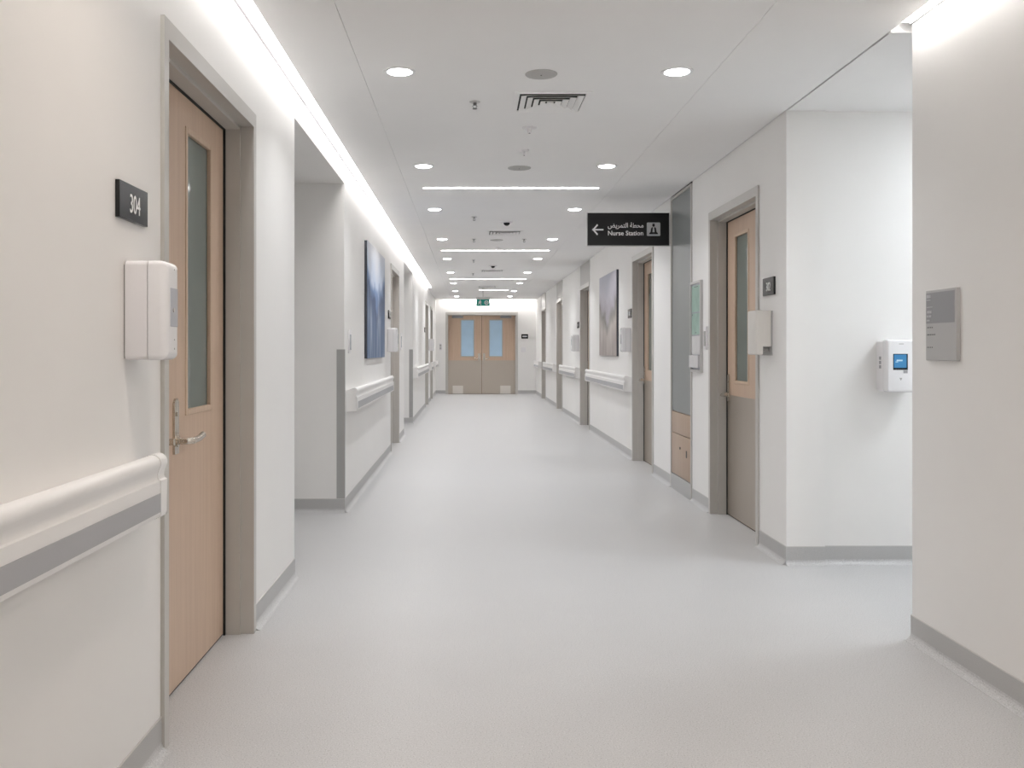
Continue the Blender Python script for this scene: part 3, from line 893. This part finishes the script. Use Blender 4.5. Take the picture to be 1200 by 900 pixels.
def linear(label, y, x0=-0.39, x1=1.06):
    t = thing('linear_light', label, 'light', ((x0 + x1) / 2, y, ZC), 0, 'linear ceiling lights')
    h = (x1 - x0) / 2
    bm = B()
    for a in ((-h, h, -0.021, -0.017), (-h, h, 0.017, 0.021), (-h, -h + 0.006, -0.017, 0.017), (h - 0.006, h, -0.017, 0.017)):
        add_box(bm, a[0], a[1], a[2], a[3], -0.003, 0)
    obj('trim_frame', bm, 'white', t)
    box_obj('diffuser', (-h + 0.006, h - 0.006, -0.017, 0.017, -0.006, 0), 'linear', t)
linear('nearest white light line across the ceiling, before the projecting sign', 7.58)
linear('second white light line across the ceiling', 12.36)
linear('third white light line across the ceiling', 17.35)
linear('last short white light line across the ceiling near the exit sign', 20.6, 0.2, 0.85)

def cove(label, x0, x1, y0, y1, z, m='cove', shade_side=0):
    t = thing('cove_light', label, 'light', ((x0 + x1) / 2, (y0 + y1) / 2, z), 0, 'cove lights')
    w, l = (x1 - x0) / 2, (y1 - y0) / 2
    box_obj('diffuser', (-w, w, -l, l, 0, 0.006), m, t)
    box_obj('housing', (-w, w, -l, l, 0.006, ZT - z), 'alu', t)
    if shade_side:
        xa, xb = (-w - 0.012, -w) if shade_side < 0 else (w, w + 0.009)
        box_obj('shadow_gap_strip', (xa, xb, -l, l, -0.009, 0.014), 'signdark', t)  # dark strip put in for the shadow gap between diffuser and wall
cove('long bright light slot along the top of the blue picture wall', XL + 0.012, CL, Y0, 19.95, 2.575, shade_side=-1)
cove('bright light slot along the top of the tactile plate wall', CR, XRN - 0.009, Y0, SIDE0, 2.552, 'nearcove', shade_side=1)
cove('bright light slot above the end double doors', -0.72, 1.70, YE - 0.1, YE - 0.006, 2.56, 'endcove')

# unseen light panels added inside the side passage to supply its light
for x, l in ((3.3, 'added unseen light panel in the side passage ceiling, nearer the corridor'), (5.3, 'added unseen light panel in the side passage ceiling, farther in')):
    t = thing('added_panel_light', l, 'light', (x, 4.47, ZC), 0, 'added side passage light panels')
    bm = B()
    for a in ((-0.3, 0.3, -0.3, -0.28), (-0.3, 0.3, 0.28, 0.3), (-0.3, -0.28, -0.28, 0.28), (0.28, 0.3, -0.28, 0.28)):
        add_box(bm, a[0], a[1], a[2], a[3], -0.008, 0)
    obj('panel_frame', bm, 'white', t)
    box_obj('diffuser', (-0.28, 0.28, -0.28, 0.28, -0.005, 0), 'addedpanel', t)

def vent(label, x, y, half=0.2):
    t = thing('air_vent', label, 'vent', (x, y, ZC), 0, 'square ceiling air vents')
    bm = B()
    f = 0.028
    for a in ((-half, half, -half, -half + f), (-half, half, half - f, half), (-half, -half + f, -half + f, half - f), (half - f, half, -half + f, half - f)):
        add_box(bm, a[0], a[1], a[2], a[3], -0.006, 0)
    obj('vent_frame', bm, 'ceiling', t)
    box_obj('backing', (-half + f, half - f, -half + f, half - f, -0.001, 0), 'dark', t)
    for k in range(4):
        r = half - f - 0.008 - k * 0.036
        ri = r - 0.030
        bm = B()
        def sq(q, z): return [bm.verts.new(p) for p in ((-q, -q, z), (q, -q, z), (q, q, z), (-q, q, z))]
        o0, o1, i0, i1 = sq(r, -0.014), sq(r, -0.0125), sq(ri, -0.002), sq(ri, -0.0005)
        for j in range(4):
            j2 = (j + 1) % 4
            bm.faces.new((o0[j], o0[j2], i0[j2], i0[j])); bm.faces.new((o1[j], o1[j2], i1[j2], i1[j])); bm.faces.new((o0[j], o0[j2], o1[j2], o1[j]))
        obj('vane_ring', bm, 'ceiling', t)
    box_obj('center_plate', (-0.017, 0.017, -0.017, 0.017, -0.010, -0.001), 'ceiling', t)
vent('nearest square ceiling air vent, beyond the round speaker', 0.43, 4.95)
vent('second square ceiling air vent, beyond the first light line', 0.39, 10.5)
vent('third square ceiling air vent, past the second light line', 0.37, 15.6)
vent('farthest square ceiling air vent, before the exit sign', 0.36, 19.6)

def speaker(label, x, y, r=0.078):
    t = thing('ceiling_speaker', label, 'speaker', (x, y, ZC), 0, 'flush ceiling speakers')
    bm = B(); add_lathe(bm, (0, 0, 0), [(0.0, -0.006), (r * 0.7, -0.006), (r * 0.96, -0.005), (r, -0.002), (r, 0)], 40)
    obj('grille', bm, 'signcover', t, smooth=True)
    bm = B(); add_cyl(bm, (0, 0, -0.006), (0, 0, -0.0085), 0.004, 10); obj('indicator', bm, 'tactile', t)
M['signcover'] = mat('grey_grille', (0.50, 0.49, 0.475), 0.7, var=0.05, scale=200)
speaker('round grey ceiling speaker between the two nearest downlights', 0.343, 4.45)
speaker('round grey ceiling speaker just before the first light line', 0.36, 6.75, 0.085)
speaker('small round ceiling speaker before the second light line', 0.32, 11.2, 0.08)

def sprinkler(label, x, y):
    t = thing('sprinkler_head', label, 'sprinkler', (x, y, ZC), 0, 'ceiling sprinkler heads')
    bm = B(); add_lathe(bm, (0, 0, 0), [(0.0, -0.006), (0.022, -0.006), (0.030, -0.002), (0.030, 0)], 24); obj('escutcheon', bm, 'alu', t, smooth=True)
    bm = B(); add_cyl(bm, (0, 0, -0.006), (0, 0, -0.018), 0.009, 12)
    for s in (-1, 1): add_tube(bm, [(s * 0.004, 0, -0.016), (s * 0.012, 0, -0.024), (s * 0.003, 0, -0.036)], 0.002, 6)
    obj('yoke', bm, 'tactile', t)
    bm = B(); add_cyl(bm, (0, 0, -0.036), (0, 0, -0.038), 0.013, 16); obj('deflector', bm, 'tactile', t)
sprinkler('nearest sprinkler head, beside the nearest air vent', 0.025, 4.95)
sprinkler('second sprinkler head in the row by the blue picture side, past the first light line', 0.04, 9.24)
sprinkler('third sprinkler head, just before the second light line', 0.045, 11.1)
sprinkler('sprinkler head on the sign side, before the second light line', 0.65, 11.1)
sprinkler('fourth sprinkler head, past the second light line', 0.05, 13.7)
sprinkler('fifth sprinkler head, farther past the second light line', 0.05, 16.1)

def detector(label, x, y, r=0.045):
    t = thing('smoke_detector', label, 'smoke detector', (x, y, ZC), 0, 'ceiling smoke detectors')
    bm = B(); add_lathe(bm, (0, 0, 0), [(0.0, -0.01), (r * 0.75, -0.010), (r, -0.004), (r, 0)], 28); obj('base', bm, 'plastic', t, smooth=True)
    bm = B(); add_cyl(bm, (0, 0, -0.010), (0, 0, -0.034), r * 0.32, 16, r * 0.26); obj('chamber', bm, 'plastic', t, smooth=True)
    bm = B(); add_cyl(bm, (0, 0, -0.034), (0, 0, -0.037), r * 0.12, 10); obj('indicator', bm, 'tactile', t)
detector('nearest small ceiling detector, behind the nearest air vent', 0.355, 5.52)
detector('second small ceiling detector, before the grey speaker by the light line', 0.36, 6.15, 0.034)
detector('small ceiling detector between the second vent and the second light line', 0.36, 12.0, 0.035)

def camera_dome(label, x, y):
    t = thing('ceiling_camera', label, 'camera', (x, y, ZC), 0, 'ceiling cameras')
    bm = B(); add_lathe(bm, (0, 0, 0), [(0.0, -0.012), (0.06, -0.012), (0.066, -0.006), (0.066, 0)], 28); obj('base', bm, 'plastic', t, smooth=True)
    bm = B(); add_lathe(bm, (0, 0, -0.012), [(0.034 * math.cos(k / 6 * PI / 2), -0.030 * math.sin(k / 6 * PI / 2)) for k in range(7)], 28); obj('dome', bm, 'black', t, smooth=True)
camera_dome('dark ceiling dome camera before the second air vent', 0.38, 9.6)
camera_dome('dark ceiling dome camera before the third air vent', 0.36, 14.6)

# exit sign on its drop stem
t = thing('exit_sign', 'green exit sign with white running figure hanging before the end doors', 'sign', (0.278, 20.0, 0), 0)
box_obj('sign_panel', (-0.145, 0.145, -0.012, 0.012, 2.144, 2.286), 'green', t, bevel=0.002)
bm = B()
add_box(bm, -0.148, 0.148, -0.02, 0.02, 2.286, 2.335, bevel=0.004)
obj('housing', bm, 'alu', t, smooth=True)
bm = B(); add_cyl(bm, (0, 0, 2.335), (0, 0, ZC - 0.012), 0.010, 12); add_cyl(bm, (0, 0, ZC - 0.012), (0, 0, ZC), 0.04, 20); obj('stem', bm, 'alu', t)
bm = B(); px, pz, yy = -0.07, 2.215, (-0.0135, -0.012)
add_plate(bm, ring_pts(px + 0.008, pz + 0.046, 0.012, 14), *yy)
add_plate(bm, [(px - 0.010, pz - 0.008), (px + 0.014, pz - 0.010), (px + 0.020, pz + 0.026), (px - 0.004, pz + 0.030)], *yy)
add_plate(bm, [(px - 0.004, pz + 0.030), (px - 0.034, pz + 0.006), (px - 0.026, pz - 0.002), (px + 0.0, pz + 0.016)], *yy)
add_plate(bm, [(px + 0.018, pz + 0.030), (px + 0.040, pz + 0.010), (px + 0.034, pz + 0.002), (px + 0.016, pz + 0.014)], *yy)
add_plate(bm, [(px - 0.010, pz - 0.006), (px + 0.004, pz - 0.009), (px - 0.018, pz - 0.034), (px - 0.044, pz - 0.036), (px - 0.044, pz - 0.026), (px - 0.024, pz - 0.025)], *yy)
add_plate(bm, [(px + 0.002, pz - 0.009), (px + 0.014, pz - 0.010), (px + 0.030, pz - 0.028), (px + 0.024, pz - 0.056), (px + 0.012, pz - 0.056), (px + 0.016, pz - 0.032)], *yy)
obj('running_figure', bm, 'white', t)
bm = B(); px = 0.075
outer = ring_pts(px, pz, 0.046, 24); inner = ring_pts(px, pz, 0.030, 24)
for k in range(24):
    k2 = (k + 1) % 24
    add_plate(bm, [outer[k], outer[k2], inner[k2], inner[k]], *yy)
add_plate(bm, [(px - 0.016, pz), (px + 0.002, pz + 0.016), (px + 0.002, pz + 0.006), (px + 0.018, pz + 0.006), (px + 0.018, pz - 0.006), (px + 0.002, pz - 0.006), (px + 0.002, pz - 0.016)], *yy)
obj('arrow_symbol', bm, 'white', t)
